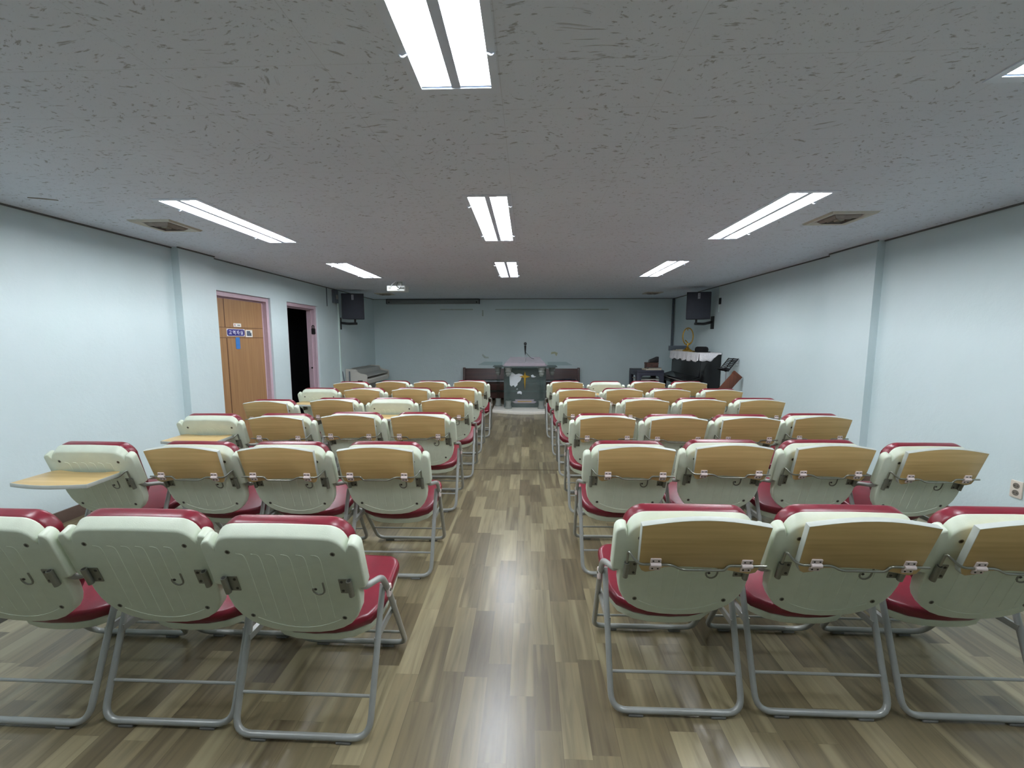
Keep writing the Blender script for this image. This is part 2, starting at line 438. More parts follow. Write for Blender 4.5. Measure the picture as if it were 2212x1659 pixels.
mo = MB(); mo.box((XL, YF, H - .012), (XL + .014, 4.215, H), M['gapshade']); mo.box((XL + .08, 4.2, H - .012), (XL + .094, 4.70, H), M['gapshade']); mo.box((XL, 4.70, H - .012), (XL + .014, YB, H), M['gapshade'])  # dark strips painted as the shadow gap where walls meet the ceiling
struct('trim_1', mo, smooth=0)
mo = MB(); mo.box((XR - .014, YF, H - .012), (XR, 4.175, H), M['gapshade']); mo.box((XR - .089, 4.16, H - .012), (XR - .075, 4.80, H), M['gapshade']); mo.box((XR - .014, 4.80, H - .012), (XR, YB, H), M['gapshade'])
struct('trim_2', mo, smooth=0)
strip('trim_3', (XL, YB - .012, H - .01), (XR, YB, H), M['gapshade'])
strip('trim_4', (XL, 4.415, 0), (XR, 4.427, .0025), M['seam'])
# vertical corner strip at the back right
strip('trim_5', (XR - .05, YB - .05, 1.05), (XR - .02, YB, H), M['boxgrey'])
# conduit lines on the walls
strip('trim_6', (XL, 7.93, .55), (XL + .022, 7.965, 2.18), M['conduit'])
strip('trim_7', (XR - .012, 7.56, 1.9), (XR, 7.575, H), M['conduit'])
strip('trim_8', (XL, 7.50, 2.02), (XL + .010, 7.515, H), M['boxgrey'])

# old tape marks and patches on the far wall, parts of it
def patch(name, pts, m):
    b = MB(); b.prism([(x, z) for x, z in pts], 0, .003, m, X=basis((0, YB, 0), (1, 0, 0), (0, 0, 1), (0, -1, 0))); return b.obj(name, wb, 0)
patch('tape_mark', [(-2.05, 2.10), (-1.27, 2.10), (-1.27, 2.13), (-2.05, 2.13)], M['stain'])
patch('tape_mark', [(-.74, 2.095), (1.90, 2.095), (1.90, 2.125), (-.74, 2.125)], M['stain'])
patch('tape_mark', [(-1.055, 1.96), (-1.02, 1.96), (-1.02, 2.10), (-1.055, 2.10)], M['stain'])
patch('plaster_patch', [(-1.06, 1.03), (-1.0, .97), (-.90, .97), (-.90, 1.0), (-.97, 1.01), (-1.05, 1.08)], M['stain'])
patch('plaster_patch', [(.57, 1.07), (.66, 1.085), (.70, 1.02), (.73, 1.10), (.66, 1.13), (.58, 1.12)], M['stainy'])

# ------------------------------------------------------------------ doors
def door_frame(n, d, par_y=(0.0, 0.0)):
    y0, y1, zt = d
    r = bpy.data.objects.new(n, None); COL.objects.link(r); r.location = (XL, (y0 + y1) / 2, 0); r['kind'] = 'structure'
    L = Matrix.Translation((-XL, -(y0 + y1) / 2, 0))
    b = MB()
    for yy, s in ((y0, 1), (y1, -1)):
        b.box((XL - WT, yy, 0), (XL - .03, yy + s * .055, zt), M['pink'], L)
        b.box((XL - WT, yy + s * .055, 0), (XL - .085, yy + s * .075, zt - .055), M['pink'], L)
    b.box((XL - WT, y0 + .0551, zt - .055), (XL - .03, y1 - .0551, zt), M['pink'], L)
    b.box((XL - WT, y0 + .0752, zt - .075), (XL - .085, y1 - .0752, zt - .0551), M['pink'], L)
    b.obj('door_frame', r, 0)
    return r, L
d1, L1 = door_frame('door_1', D1)
lf = MB(); xl = XL - .088
lf.box((xl - .04, D1[0] + .056, .008), (xl, D1[1] - .056, D1[2] - .057), M['doorwood'], L1)
lf.box((xl, 5.033, .008), (xl + .0012, 5.046, 1.44), M['groove'], L1); lf.box((xl, 5.018, 1.572), (xl + .0012, 5.031, 1.93), M['groove'], L1)
for z in (1.445, 1.572): lf.box((xl, 4.84, z - .003), (xl + .0012, 5.77, z + .003), M['groove'], L1)
lf.obj('door_leaf', d1, 0)
d2, L2 = door_frame('door_2', D2)
b = MB(); b.prism(rrect(-.035, -.05, .035, .05, .012), 0, .02, M['padlock'], .004, X=L2 @ basis((XL - .055, D2[1] - .055, 1.56), (1, 0, 0), (0, 0, 1), (0, -1, 0)))
b.tube([(XL - .075, D2[1] - .065, 1.60), (XL - .075, D2[1] - .065, 1.66), (XL - .04, D2[1] - .065, 1.66), (XL - .04, D2[1] - .065, 1.60)], .007, M['padlock'], .02, 8, X=L2); b.obj('latch', d2)
b = MB(); b.lathe([(.014, 0), (.014, .012)], M['padlock'], 14, L2 @ basis((XL - .1, D2[1] - .075, .93), (1, 0, 0), (0, 0, 1), (0, -1, 0))); b.obj('strike_hole', d2)

# signs on the wooden door: local x runs away from the camera (+Y), local y up, normal +X
def onleaf(y, z, off=0.0): return basis((xl + .0015 + off, y, z), (0, 1, 0), (0, 0, 1), (1, 0, 0))
sg = thing('door_sign', 'navy blue sign with four white letters on the wooden door', 'sign', (xl + .0015, 5.205, 1.51))
O = T(-(xl + .0015), -5.205, -1.51)
SW, SH = .325, .092
b = MB(); b.prism(rrect(-SW / 2, -SH / 2, SW / 2, SH / 2, .004), 0, .004, M['signwhite'], X=O @ onleaf(5.205, 1.51)); b.obj('sign_backing', sg)
b = MB(); b.prism(rrect(-SW / 2 + .004, -SH / 2 + .005, SW / 2 - .004, SH / 2 - .005, .028), 0, .001, M['signblue'], X=O @ onleaf(5.205, 1.51, .004)); b.obj('sign_face', sg)
# Hangul strokes on a 10 x 10 grid: lines (x0,y0,x1,y1)
GLY = {
 'gyo': [(1.5, 9, 8, 9), (8, 9, 7.6, 5.5), (3.4, 5, 3.4, 2), (6.4, 5, 6.4, 2), (.5, 1.6, 9.5, 1.6)],
 'yeok': [('o', 2.8, 7.2, 2.0), (8.4, 9.8, 8.4, 4.4), (6, 8.2, 8.4, 8.2), (6, 6.2, 8.4, 6.2), (2.5, 3.2, 8.4, 3.2), (8.4, 3.2, 8.4, .2)],
 'ja': [(.6, 8.6, 6, 8.6), (3.4, 8.6, .6, 2.4), (3.2, 6, 6, 2.4), (7.8, 9.8, 7.8, .3), (7.8, 5.2, 9.8, 5.2)],
 'sil': [(3.4, 9.6, .8, 5.4), (3.2, 8, 6, 5.4), (8.4, 9.8, 8.4, 5.0), (2.2, 4.2, 8.4, 4.2), (8.4, 4.2, 8.4, 2.4), (2.2, 2.4, 8.4, 2.4), (2.2, 2.4, 2.2, .4), (2.2, .4, 8.8, .4)],
}
def glyph(b, key, cx, cz, s, th, X, m):
    kk = 0
    for st in GLY[key]:
        if st[0] == 'o':
            _, ox, oy, r = st
            pts = [(cx + (ox - 5 + r * math.cos(a)) * s, cz + (oy - 5 + r * math.sin(a)) * s) for a in [2 * PI * k / 14 for k in range(15)]]
            segs = list(zip(pts[:-1], pts[1:]))
        else:
            segs = [((cx + (st[0] - 5) * s, cz + (st[1] - 5) * s), (cx + (st[2] - 5) * s, cz + (st[3] - 5) * s))]
        for p, q in segs:
            p, q = Vector(p), Vector(q); d = (q - p).normalized() * th * .5; n = Vector((-d.y, d.x)); p -= d; q += d
            b.prism([tuple(p - n), tuple(q - n), tuple(q + n), tuple(p + n)], 0, .0007 + .00006 * kk, m, X=X); kk += 1
for i, k in enumerate(('gyo', 'yeok', 'ja', 'sil')):
    b = MB(); glyph(b, k, -.105 + .07 * i, 0, .0052, .0058, O @ onleaf(5.205, 1.51, .005), M['signwhite']); b.obj('letter', sg, 0)
np_ = thing('name_plate', 'small white name plate above the navy sign', 'sign', (xl + .0015, 5.24, 1.605)); O = T(-(xl + .0015), -5.24, -1.605)
b = MB(); b.prism(rrect(-.07, -.022, .07, .022, .006), 0, .003, M['plaque'], X=O @ onleaf(5.24, 1.605)); b.obj('plate', np_)
b = MB(); b.prism(rrect(-.052, -.002, -.038, .013, .005), 0, .0008, M['red'], X=O @ onleaf(5.24, 1.605, .003)); b.prism(rrect(-.055, -.013, -.035, -.006, .002), 0, .0008, M['inkgrey'], X=O @ onleaf(5.24, 1.605, .003)); b.obj('emblem', np_, 0)
b = MB()
for i in range(4): b.prism(rrect(.0 + i * .013, -.008, .010 + i * .013, .006, .002), 0, .0008, M['inkgrey'], X=O @ onleaf(5.24, 1.605, .003))
b.obj('print', np_, 0)
ph = thing('photo_card', 'square white bordered dark photo card beside the navy sign', 'card', (xl + .0015, 5.455, 1.50)); O = T(-(xl + .0015), -5.455, -1.50)
b = MB(); b.prism(rrect(-.068, -.047, .068, .047, .004), 0, .003, M['plaque'], X=O @ onleaf(5.455, 1.50)); b.obj('border', ph)
b = MB(); b.prism([(-.046, -.032), (.046, -.032), (.046, .010), (.026, .014), (.022, .034), (-.046, .034)], 0, .0008, M['photo'], X=O @ onleaf(5.455, 1.50, .003)); b.obj('print', ph, 0)
b = MB(); b.prism(rrect(-.038, -.075, .038, .075, .016), 0, .003, M['ribbon'], X=onleaf(5.23, 1.375) ); tag(b.obj('ribbon_tag'), 'bright blue tag hanging under the navy door sign', 'tag')

# ------------------------------------------------------------------ ceiling lights
def light_parts():
    """built around x=0, y=0, z=ceiling; opening 0.26 x 1.22"""
    hw, hl, L = 0.130, 0.612, []
    b = MB()   # housing: flat rim under the ceiling, box above, spine
    for a, c in (((-.16, -hl - .035), (-hw, hl + .035)), ((hw, -hl - .035), (.16, hl + .035)), ((-hw, -hl - .035), (hw, -hl)), ((-hw, hl), (hw, hl + .035))):
        b.box((a[0], a[1], -.004), (c[0], c[1], 0.0), M['troffer'])
    b.box((-.144, -hl - .02, .085), (.144, hl + .02, .09), M['troffer'])
    for s in (-1, 1):
        b.box((s * .140, -hl - .02, 0), (s * .144, hl + .02, .085), M['troffer']); b.box((-.144, s * (hl + .016), 0), (.144, s * (hl + .02), .085), M['troffer'])
    L.append(('housing', b))
    b = MB(); b.box((-.017, -hl, -.002), (.017, hl, .05), M['grey_strip']); L.append(('spine', b))
    for s in (-1, 1):
        b = MB(); vs = []; fs = []; n = 12
        for i in range(n + 1):
            u = i / n; x = .017 + (hw - .017) * u; z = .06 * (1 - abs(2 * u - 1) ** 2.6)
            vs += [(s * x, -hl, z), (s * x, hl, z)]
        for i in range(n): fs.append((2 * i, 2 * i + 1, 2 * i + 3, 2 * i + 2) if s > 0 else (2 * i, 2 * i + 2, 2 * i + 3, 2 * i + 1))
        b.add(vs, fs, M['troffer'])
        L.append(('reflector', b))
        for e in (-1, 1):
            b = MB(); pts = [(.017, 0.0)]
            for x, z in ((.03, .03), (.043, .012), (.058, .03), (.073, .036), (.089, .03), (.104, .012), (.118, .03)): pts.append((x, z))
            pts += [(.130, 0.0)]
            ol = [(s * x, -z) for x, z in pts]
            if s > 0: ol = ol[::-1]
            b.prism([(x, -y) for x, y in ol][::-1], 0, .006, M['troffer'], X=basis((0, e * (hl - .003), 0), (1, 0, 0), (0, 0, 1), (0, -1, 0)))
            L.append(('end_plate', b))
        b = MB(); b.tube([(s * .0735, -hl + .018, .016), (s * .0735, hl - .018, .016)], .0135, M['tubelight'], 0, 14); L.append(('lamp_tube', b))
        for e in (-1, 1):
            b = MB(); b.tube([(s * .133, e * .42, -.004), (s * .148, e * .42, -.014), (s * .157, e * .42, -.004)], .003, M['troffer'], .01, 6); L.append(('clip', b))
    return [(n, b.mesh(n)) for n, b in L]
LP = light_parts()
row_w = ('nearest the camera', 'in the middle of the room', 'farthest from the camera')
col_w = ('left column', 'centre column', 'right column')
for i, x in enumerate(LX):
    for j, (y0, y1) in enumerate(LY):
        t = thing('ceiling_light', f'recessed twin tube ceiling light, {col_w[i]}, {row_w[j]}', 'ceiling light', (x, (y0 + y1) / 2, H), 0, 'recessed ceiling lights')
        for n, me in LP:
            o = bpy.data.objects.new(n, me); COL.objects.link(o); o.parent = t

def vent(x, y, s, label):
    t = thing('ceiling_vent', label, 'vent', (x, y, H), 0, 'ceiling air diffusers')
    b = MB()
    o, i_ = s, s * .80
    ring = lambda h, z: [(-h, -h, z), (h, -h, z), (h, h, z), (-h, h, z)]
    vs = ring(o, 0) + ring(o - .012, -.014) + ring(i_, -.012) + ring(i_ - .03, .0) 
    fs = []
    for k in range(3):
        for q in range(4): fs.append((k * 4 + q, k * 4 + (q + 1) % 4, k * 4 + 4 + (q + 1) % 4, k * 4 + 4 + q))
    b.add(vs, fs, M['vent']); b.obj('frame', t, 0)
    b = MB(); b.box((-i_ + .02, -i_ + .02, -.003), (i_ - .02, i_ - .02, -.001), M['ventdark']); b.obj('throat', t, 0)
    for k, h in enumerate((.72, .46, .2)):
        b = MB(); a = i_ * h; c = a * .8
        vs = ring(a, -.004) + ring(a, -.008) + ring(c, -.026) + ring(c, -.022)
        fs = []
        for kk in range(3):
            for q in range(4): fs.append((kk * 4 + q, kk * 4 + (q + 1) % 4, kk * 4 + 4 + (q + 1) % 4, kk * 4 + 4 + q))
        b.add(vs, fs, M['ventdark'] if k != 2 else M['vent']); b.obj('vane', t, 0)
vent(2.41, 3.41, .172, 'square ivory ceiling diffuser beside the right middle light')
vent(-2.97, 3.43, .172, 'square ivory ceiling diffuser beside the left middle light')
vent(2.55, 8.66, .172, 'small far ceiling diffuser near the right loudspeaker')
vent(-2.95, 8.66, .172, 'small far ceiling diffuser near the left loudspeaker')
b = MB(); b.tube([(-3.3, 2.74, H - .001), (-3.22, 2.76, H - .004), (-3.16, 2.80, H - .001)], .004, M['ventdark'], .03, 6); tag(b.obj('cable_end'), 'short dark cable end on the left part of the ceiling', 'cable')

# ------------------------------------------------------------------ chairs
TILT = math.radians(17); ST, CT = math.sin(TILT), math.cos(TILT)
def BP(x, s, o=0.0): return Vector((x, -.08 + s * ST - o * CT, .812 - s * CT - o * ST))
BX = basis(BP(0, 0), (1, 0, 0), (0, -ST, CT), (0, -CT, -ST))        # local (x, up along back, rearward)
def mirror(half): return half + [(-x, y) for x, y in reversed(half) if abs(x) > 1e-6]
def arc(cx, cy, rx, ry, a0, a1, n):
    return [(cx + rx * math.cos(math.radians(a0 + (a1 - a0) * i / n)), cy + ry * math.sin(math.radians(a0 + (a1 - a0) * i / n))) for i in range(n + 1)]

def build_chair_meshes():
    P = []                                                     # (name, mesh, parent index)
    # back shell, outline counter-clockwise in (x, up) starting at the bottom centre
    h = [(0, -.458), (.06, -.455), (.11, -.445), (.15, -.428), (.185, -.403), (.21, -.370), (.225, -.338), (.233, -.295), (.235, -.232)]
    h += [(.259, -.226), (.263, -.215), (.263, -.075)] + arc(.238, -.062, .025, .026, 0, 110, 5) + [(.222, -.056)]
    h += arc(.155, -.078, .064, .062, 8, 90, 6) + [(.07, -.014), (0, -.013)]
    out = mirror(h)
    b = MB()
    b.prism(out, -.040, 0, M['shell'], .007, 3, None, b0=.005)
    for p in b.v:                                              # the rim flares forward and up
        q = max(0.0, min(1.0, (p.y + .16) / .12)) * (1 if abs(p.x) < .226 else .35)
        p.y += (-p.z / .040) * .026 * q
    b.v = [BX @ p for p in b.v]
    # raised ribs and the low sweep line
    for i in range(6):
        x = -.125 + .05 * i
        b.tube([BX @ Vector((x - .024, -.085, -.0006)), BX @ Vector((x, -.088, -.0004)), BX @ Vector((x + .004, -.11, -.0004)), BX @ Vector((x + .004, -.40 + .05 * abs(x) * 4, -.0006))], .0018, M['shell'], .012, 6)
    sw = [BX @ Vector((x, -.427 + 2.0 * x * x, -.0004)) for x in [-.15 + .3 * k / 12 for k in range(13)]]
    b.tube(sw, .0018, M['shell'], 0, 6)
    # sleeve bulges at both shoulders
    for s in (-1, 1):
        b.tube([BX @ Vector((s * .241, -.050, -.0225)), BX @ Vector((s * .241, -.225, -.0225))], .0205, M['shell'], 0, 12)
    P.append(('back_shell', b.mesh('back_shell', 45), None))
    for sx, sy in ((-.175, -.078), (.175, -.078), (-.165, -.372), (.165, -.372)):
        b = MB(); b.lathe([(.0085, 0), (.0085, .0016), (.0055, .0016), (.0055, .0003)], M['plate'], 12, BX @ T(sx, sy, -.0003)); b.lathe([(.0052, 0), (.0052, .0012)], M['dark'], 10, BX @ T(sx, sy, -.0003))
        P.append(('screw_hole', b.mesh('screw_hole'), 'back_shell'))
    b = MB(); hk = [(.118, -.205), (.118, -.238)] + arc(.098, -.238, .02, .022, 0, -180, 7)[1:] + [(.080, -.232)]
    b.tube([BX @ Vector((x, y, .0002)) for x, y in hk], .0035, M['plate'], 0, 6); b.lathe([(.005, 0), (.005, .002)], M['dark'], 8, BX @ T(.088, -.236, 0))
    P.append(('hook_mark', b.mesh('hook_mark'), 'back_shell'))
    # back cushion on the far side
    h = [(0, -.40), (.10, -.39), (.17, -.36), (.205, -.31), (.212, -.25), (.221, -.07)] + arc(.150, -.074, .074, .082, 5, 90, 7) + [(.06, .0085), (0, .009)]
    b = MB(); b.prism(mirror(h), -.092, -.036, M['vinyl'], .018, 4, BX); P.append(('back_cushion', b.mesh('back_cushion', 60), None))
    # seat: plane tilted like the back
    SX = basis((0, .275, .370), (1, 0, 0), (0, CT, ST), (0, -ST, CT))   # local (x, forward, up)
    def seat_outline(w, r, f, bk):
        o = [(0, -bk), (.08, -bk + .004), (.14, -bk + .018), (w - .035, -bk + .05), (w - .01, -bk + .095), (w, -bk + .15)]
        o += [(w, f - .06)] + arc(w - .06, f - .06, .06, .058, 10, 90, 6) + [(.08, f + .002), (0, f + .003)]
        return mirror(o)
    b = MB(); b.prism(seat_outline(.238, .06, .195, .165), -.012, .040, M['vinyl'], .020, 4, SX); P.append(('seat_cushion', b.mesh('seat_cushion', 60), None))
    b = MB(); b.prism(seat_outline(.226, .06, .186, .158), -.050, -.010, M['shell'], .010, 3, SX, b1=.003); P.append(('seat_pan', b.mesh('seat_pan', 45), None))
    # front legs carry the back; rear legs hinge on them
    R = .0115
    half = [BP(.243, .14, -.016), BP(.243, .245, -.016), Vector((.270, .110, .562)), Vector((.267, .175, .480)), Vector((.240, .458, .030))]
    pts = [Vector((-p.x, p.y, p.z)) for p in half] + [Vector((-.236, .470, .019)), Vector((.236, .470, .019))] + half[::-1]
    pts = [Vector((-p.x, p.y, p.z)) for p in half[:4]] + [Vector((-.238, .470, .019)), Vector((.238, .470, .019))] + [half[3], half[2], half[1], half[0]]
    b = MB(); b.tube(pts, R, M['tube'], [0, .03, .03, .05, .055, .055, .05, .03, .03, 0], 12, 6)
    b.tube([(-.244, .395, .128), (.244, .395, .128)], .0055, M['tube'], 0, 8)
    P.append(('front_leg_frame', b.mesh('front_leg_frame', 60), None))
    b = MB(); b.tube([(-.250, .172, .497), (-.246, 0, .019), (.246, 0, .019), (.250, .172, .497)], R, M['tube'], .062, 12, 6)
    P.append(('rear_leg_frame', b.mesh('rear_leg_frame', 60), None))
    b = MB(); b.tube([(-.246, .045, .142), (.246, .045, .142)], .0055, M['tube'], 0, 8); P.append(('crossbar', b.mesh('crossbar'), None))
    for s in (-1, 1):
        b = MB(); b.prism(rrect(-.014, -.028, .014, .022, .01), -.006, .006, M['hinge'], .003, 2, basis((s * .272, .178, .470), (0, 1, 0), (0, 0, 1), (1, 0, 0)))
        b.tube([(s * .248, .172, .474), (s * .282, .172, .474)], .006, M['plate'], 0, 8)
        P.append(('pivot_bracket', b.mesh('pivot_bracket'), None))
        b = MB(); b.box((s * .250 - .004, .10, .30), (s * .236, .33, .325), M['tube']); P.append(('seat_rail', b.mesh('seat_rail', 0), None))
        for y in (0, .470):
            b = MB(); b.prism(rrect(s * .155 - .028, y - .011, s * .155 + .028, y + .011, .004), 0, .010, M['foot'], .002, 2); P.append(('foot_pad', b.mesh('foot_pad'), None))
        # steel socket plates for the tablet rod
        b = MB(); b.prism(rrect(-.018, -.032, .018, .032, .002), 0, .002, M['plate'], X=BX @ T(s * .192, -.218, 0))
        b.tube([BX @ Vector((s * .214, -.184, .009)), BX @ Vector((s * .214, -.252, .009))], .0095, M['plate'], 0, 12)
        b.lathe([(.0062, 0), (.0062, .0012)], M['dark'], 12, BX @ T(s * .214, -.1838, .009) @ Matrix.Rotation(-PI / 2, 4, 'X'))
        for q in (-.02, .02): b.lathe([(.005, 0), (.005, .002)], M['dark'], 8, BX @ T(s * .184, -.218 + q, .0015))
        P.append(('rod_socket', b.mesh('rod_socket'), None))
    # tablets: s = -1 socketed on the left, +1 on the right
    V = {}
    for s in (-1, 1):
        def Q(x, sd, o): return BX @ Vector((-s * (x - (.022 if x > -.2 else 0)), -sd, o))        # x positive points away from the socket side
        hy, ho = .152, .046
        rod = [Q(-.214, .20, .009), Q(-.214, .126, .009), Q(-.165, hy, ho), Q(-.05, hy, ho), Q(-.015, hy + .022, ho), Q(.135, hy + .022, ho), Q(.142, hy, ho), Q(.272, hy, ho)]
        b = MB(); b.tube(rod, .0046, M['rod'], [0, .012, .02, .02, .02, .012, .012, 0], 8, 4); rodm = b.mesh('tablet_rod', 60)
        # board outline in (x, y) with the hinge line at y = 0
        bo = [(-.150, -.032), (-.135, -.040), (-.105, -.034), (-.07, -.016), (.0, -.012), (.10, -.016), (.185, -.034), (.22, -.042), (.244, -.034), (.252, -.012), (.258, .162)]
        bo += [(.258 - .425 * k / 10, .165 + .027 * math.sin(PI * k / 10)) for k in range(11)] + [(-.167, .162), (-.161, -.01)]
        bo = [(x - .022, y) for x, y in bo]
        if s > 0: bo = [(-x, y) for x, y in reversed(bo)]
        for st in ('up', 'down'):
            if st == 'up': HX = BX @ T(0, -hy, ho) @ Matrix.Rotation(math.radians(0), 4, 'X')
            else: HX = basis(BX @ Vector((0, -hy, ho)), (1, 0, 0), (0, -1, -.02), (0, .02, -1))
            b = MB()
            # thickness: -.020 .. -.004 in front of the rod
            b.prism(bo, -.026, -.004, M['tabwood'], .0015, 2, HX, edge=M['edge'])
            parts = [('tablet_board', b.mesh('tablet_board'))]
            for hx in (-.127, .183):
                c = -s * hx
                b = MB(); b.prism(rrect(c - .0185, .006, c + .0185, .026, .003), -.004, .001, M['hinge'], .0015, 2, HX); b.prism(rrect(c - .0185, -.026, c + .0185, -.006, .003), -.004, .001, M['hinge'], .0015, 2, HX)
                b.tube([HX @ Vector((c - .018, 0, .001)), HX @ Vector((c + .018, 0, .001))], .0085, M['hinge'], 0, 12)
                for qx in (-.0095, .0095):
                    for qy in (-.017, .017): b.lathe([(.0032, 0), (.0032, .0012)], M['dark'], 8, HX @ T(c + qx, qy, .001))
                parts.append(('tablet_hinge', b.mesh('tablet_hinge')))
            V[(s, st)] = [('tablet_rod', rodm)] + parts
    return P, V
CP, CV = build_chair_meshes()

def chair(x, y, label, group, var=None, rot=0.0):
    t = thing('folding_chair', label, 'chair', (x, y, 0), rot, group)
    by = {}
    for n, me, par in CP:
        o = bpy.data.objects.new(n, me); COL.objects.link(o); o.parent = by[par] if par else t; by[n] = o
    if var:
        for n, me in CV[var]:
            o = bpy.data.objects.new(n, me); COL.objects.link(o); o.parent = by['tablet_board'] if n == 'tablet_hinge' else t; by[n] = o
    return t
GRID = {
 'left': {
  1: [(-.80, 1.309), (-1.325, 1.345), (-1.86, 1.33)],
  2: [(-.825, 2.322), (-1.380, 2.303), (-1.910, 2.288), (-2.512, 2.258)],
  3: [(-.837, 3.285), (-1.392, 3.272), (-1.925, 3.188), (-2.508, 3.166)],
  4: [(-.803, 4.11), (-1.352, 4.09), (-1.903, 4.07), (-2.492, 3.94)],
  5: [(-.815, 5.015), (-1.38, 4.97), (-1.945, 4.93), (-2.506, 4.905)],
  6: [(-.79, 5.885), (-1.342, 5.80), (-1.875, 5.785), (-2.415, 5.65)]},
 'right': {
  1: [(.575, 1.455), (1.127, 1.468), (1.672, 1.468)],
  2: [(.598, 2.388), (1.165, 2.438), (1.735, 2.448), (2.292, 2.396)],
  3: [(.607, 3.277), (1.148, 3.258), (1.70, 3.275), (2.279, 3.336)],
  4: [(.594, 4.192), (1.167, 4.18), (1.73, 4.20), (2.299, 4.204)],
  5: [(.572, 4.948), (1.142, 5.015), (1.696, 5.01), (2.290, 4.99)],
  6: [(.548, 5.868), (1.11, 5.825), (1.685, 5.876), (2.253, 5.866)]},
}
DOWN = {('left', 2, 3), ('left', 3, 3), ('left', 4, 1), ('left', 5, 3), ('right', 6, 1)}
ROWN = {1: 'nearest row', 2: 'second nearest row', 3: 'third nearest row', 4: 'fourth nearest row', 5: 'fifth nearest row', 6: 'farthest row'}
POSN = ['first', 'second', 'third', 'fourth']
rr = random.Random(3)
for side in ('left', 'right'):
    for r in range(1, 7):
        for i, (x, y) in enumerate(GRID[side][r]):
            if side == 'left' and r == 1: var, state = None, 'bare back'
            else:
                dn = (side, r, i) in DOWN
                var = ((1 if side == 'left' else -1), 'down' if dn else 'up'); state = 'tablet lowered' if dn else 'tablet folded up'
            if r > 1: x *= 1 - .030 / y
            where = f'{POSN[i]} from aisle'
            chair(x, y, f'cream folding chair, {state}, {ROWN[r]}, {side} block, {where}', f'folding chairs in the {side} block', var, rr.uniform(-.012, .012))

# ------------------------------------------------------------------ loudspeakers
def speaker(x, y, z, rot, side, armdir, label):
    t = thing('loudspeaker', label, 'loudspeaker', (x, y, z), rot, 'wall loudspeakers')
    w, h, d = .205, .24, .25
    b = MB(); b.prism([(-w, 0), (w, 0), (w * .72, d), (-w * .72, d)], -h, h, M['spk'], .008, 2); b.obj('cabinet', t)
    b = MB(); b.prism(rrect(-w + .012, -h + .012, w - .012, h - .012, .012), 0, .006, M['grille'], .003, 2, basis((0, 0, 0), (1, 0, 0), (0, 0, 1), (0, -1, 0))); b.obj('grille', t)
    b = MB(); b.box((-.018, -.008, .12), (.018, -.006, .215), M['silver'])
    for k in range(5): b.box((-.010, -.0085, .128 + .017 * k), (.010, -.0075, .138 + .017 * k), M['spk'])
    b.obj('badge', t, 0)
    b = MB(); b.tube([(0, .13, -h), (0, .13, -h - .075)], .018, M['blackpl'], 0, 12)
    b.obj('swivel', t)
    return t
# local +y points to the front of the room; grilles face the seats
def bracket(t, x, y, z, wx, wy, wz):
    q = T(0, 0, 0); inv = (Matrix.Translation(t.location) @ Matrix.Rotation(t.rotation_euler[2], 4, 'Z')).inverted()
    b = MB(); b.tube([(x, y, z - .03), ((x + wx) / 2, (y + wy) / 2, z - .035), (wx, wy, wz)], .024, M['blackpl'], .04, 10, X=inv)
    s = 1 if wx > x else -1
    b.box((wx - s * .02, wy - .05, wz - .13), (wx, wy + .05, wz + .10), M['blackpl'], inv)
    b.obj('wall_arm', t)
ts = speaker(3.055, 7.60, 2.02, -.16, 1, 1, 'black wall loudspeaker on the right wall near the pianos')
ts['label'] = 'black loudspeaker on a bracket high on the right wall'
bracket(ts, 3.06, 7.75, 1.735, XR, 7.78, 1.74)
tl = speaker(-3.30, 7.86, 2.045, .16, -1, -1, 'black loudspeaker on a bracket high on the left wall')
bracket(tl, -3.285, 7.99, 1.755, XL, 7.99, 1.74)
jb = thing('junction_box', 'grey junction box on left wall beside the loudspeaker', 'box', (XL, 7.79, 2.22))
b = MB(); b.prism(rrect(-.075, -.12, .075, .12, .01), 0, .06, M['boxgrey'], .006, 2, basis((0, 0, 0), (0, 1, 0), (0, 0, 1), (1, 0, 0))); b.obj('case', jb)
b = MB(); b.prism(rrect(-.03, -.05, .04, .03, .006), 0, .006, M['dpianog'], X=basis((.06, 0, 0), (0, 1, 0), (0, 0, 1), (1, 0, 0))); b.obj('front_plate', jb)
b = MB(); b.prism(rrect(-.03, -.055, .03, .055, .008), 0, .02, M['blackpl'], .003, 2, basis((XR, 7.52, 2.09), (0, -1, 0), (0, 0, 1), (-1, 0, 0))); tag(b.obj('volume_switch'), 'small black switch high on right wall by the loudspeaker', 'switch')

# ------------------------------------------------------------------ projector and screen case
pj = thing('projector', 'white projector hanging from ceiling by the far left light', 'projector', (-2.10, 6.80, 2.238))
b = MB(); b.prism(rrect(-.15, -.11, .15, .11, .02), -.045, .040, M['projw'], .008, 2); b.obj('body', pj)
b = MB(); b.tube([(-.10, -.108, 0), (-.10, -.113, 0)], .022, M['dpianog'], 0, 16); b.obj('fan_grille', pj)
b = MB(); b.tube([(.125, -.108, -.003), (.125, -.114, -.003)], .014, M['blackpl'], 0, 14); b.obj('socket', pj)
b = MB(); b.box((-.02, -.02, .04), (.08, .05, .052), M['projw']); b.box((-.006, 0, .05), (.066, .03, .122), M['dpianog']); b.box((-.03, -.03, .112), (.09, .06, .122), M['projw']); b.obj('mount', pj, 0)
b = MB(); b.tube([(-.085, -.10, .01), (-.06, -.13, .05), (-.03, -.08, .09), (-.02, -.03, .122)], .007, M['projw'], .03, 8); b.tube([(.12, -.112, 0), (.06, -.15, -.01), (.02, -.13, .03), (.0, -.05, .06), (.01, -.01, .122)], .004, M['blackpl'], .03, 6); b.tube([(.02, -.112, -.02), (.05, -.14, -.035), (.09, -.13, .01), (.05, -.06, .05)], .004, M['blackpl'], .03, 6); b.obj('cable', pj)
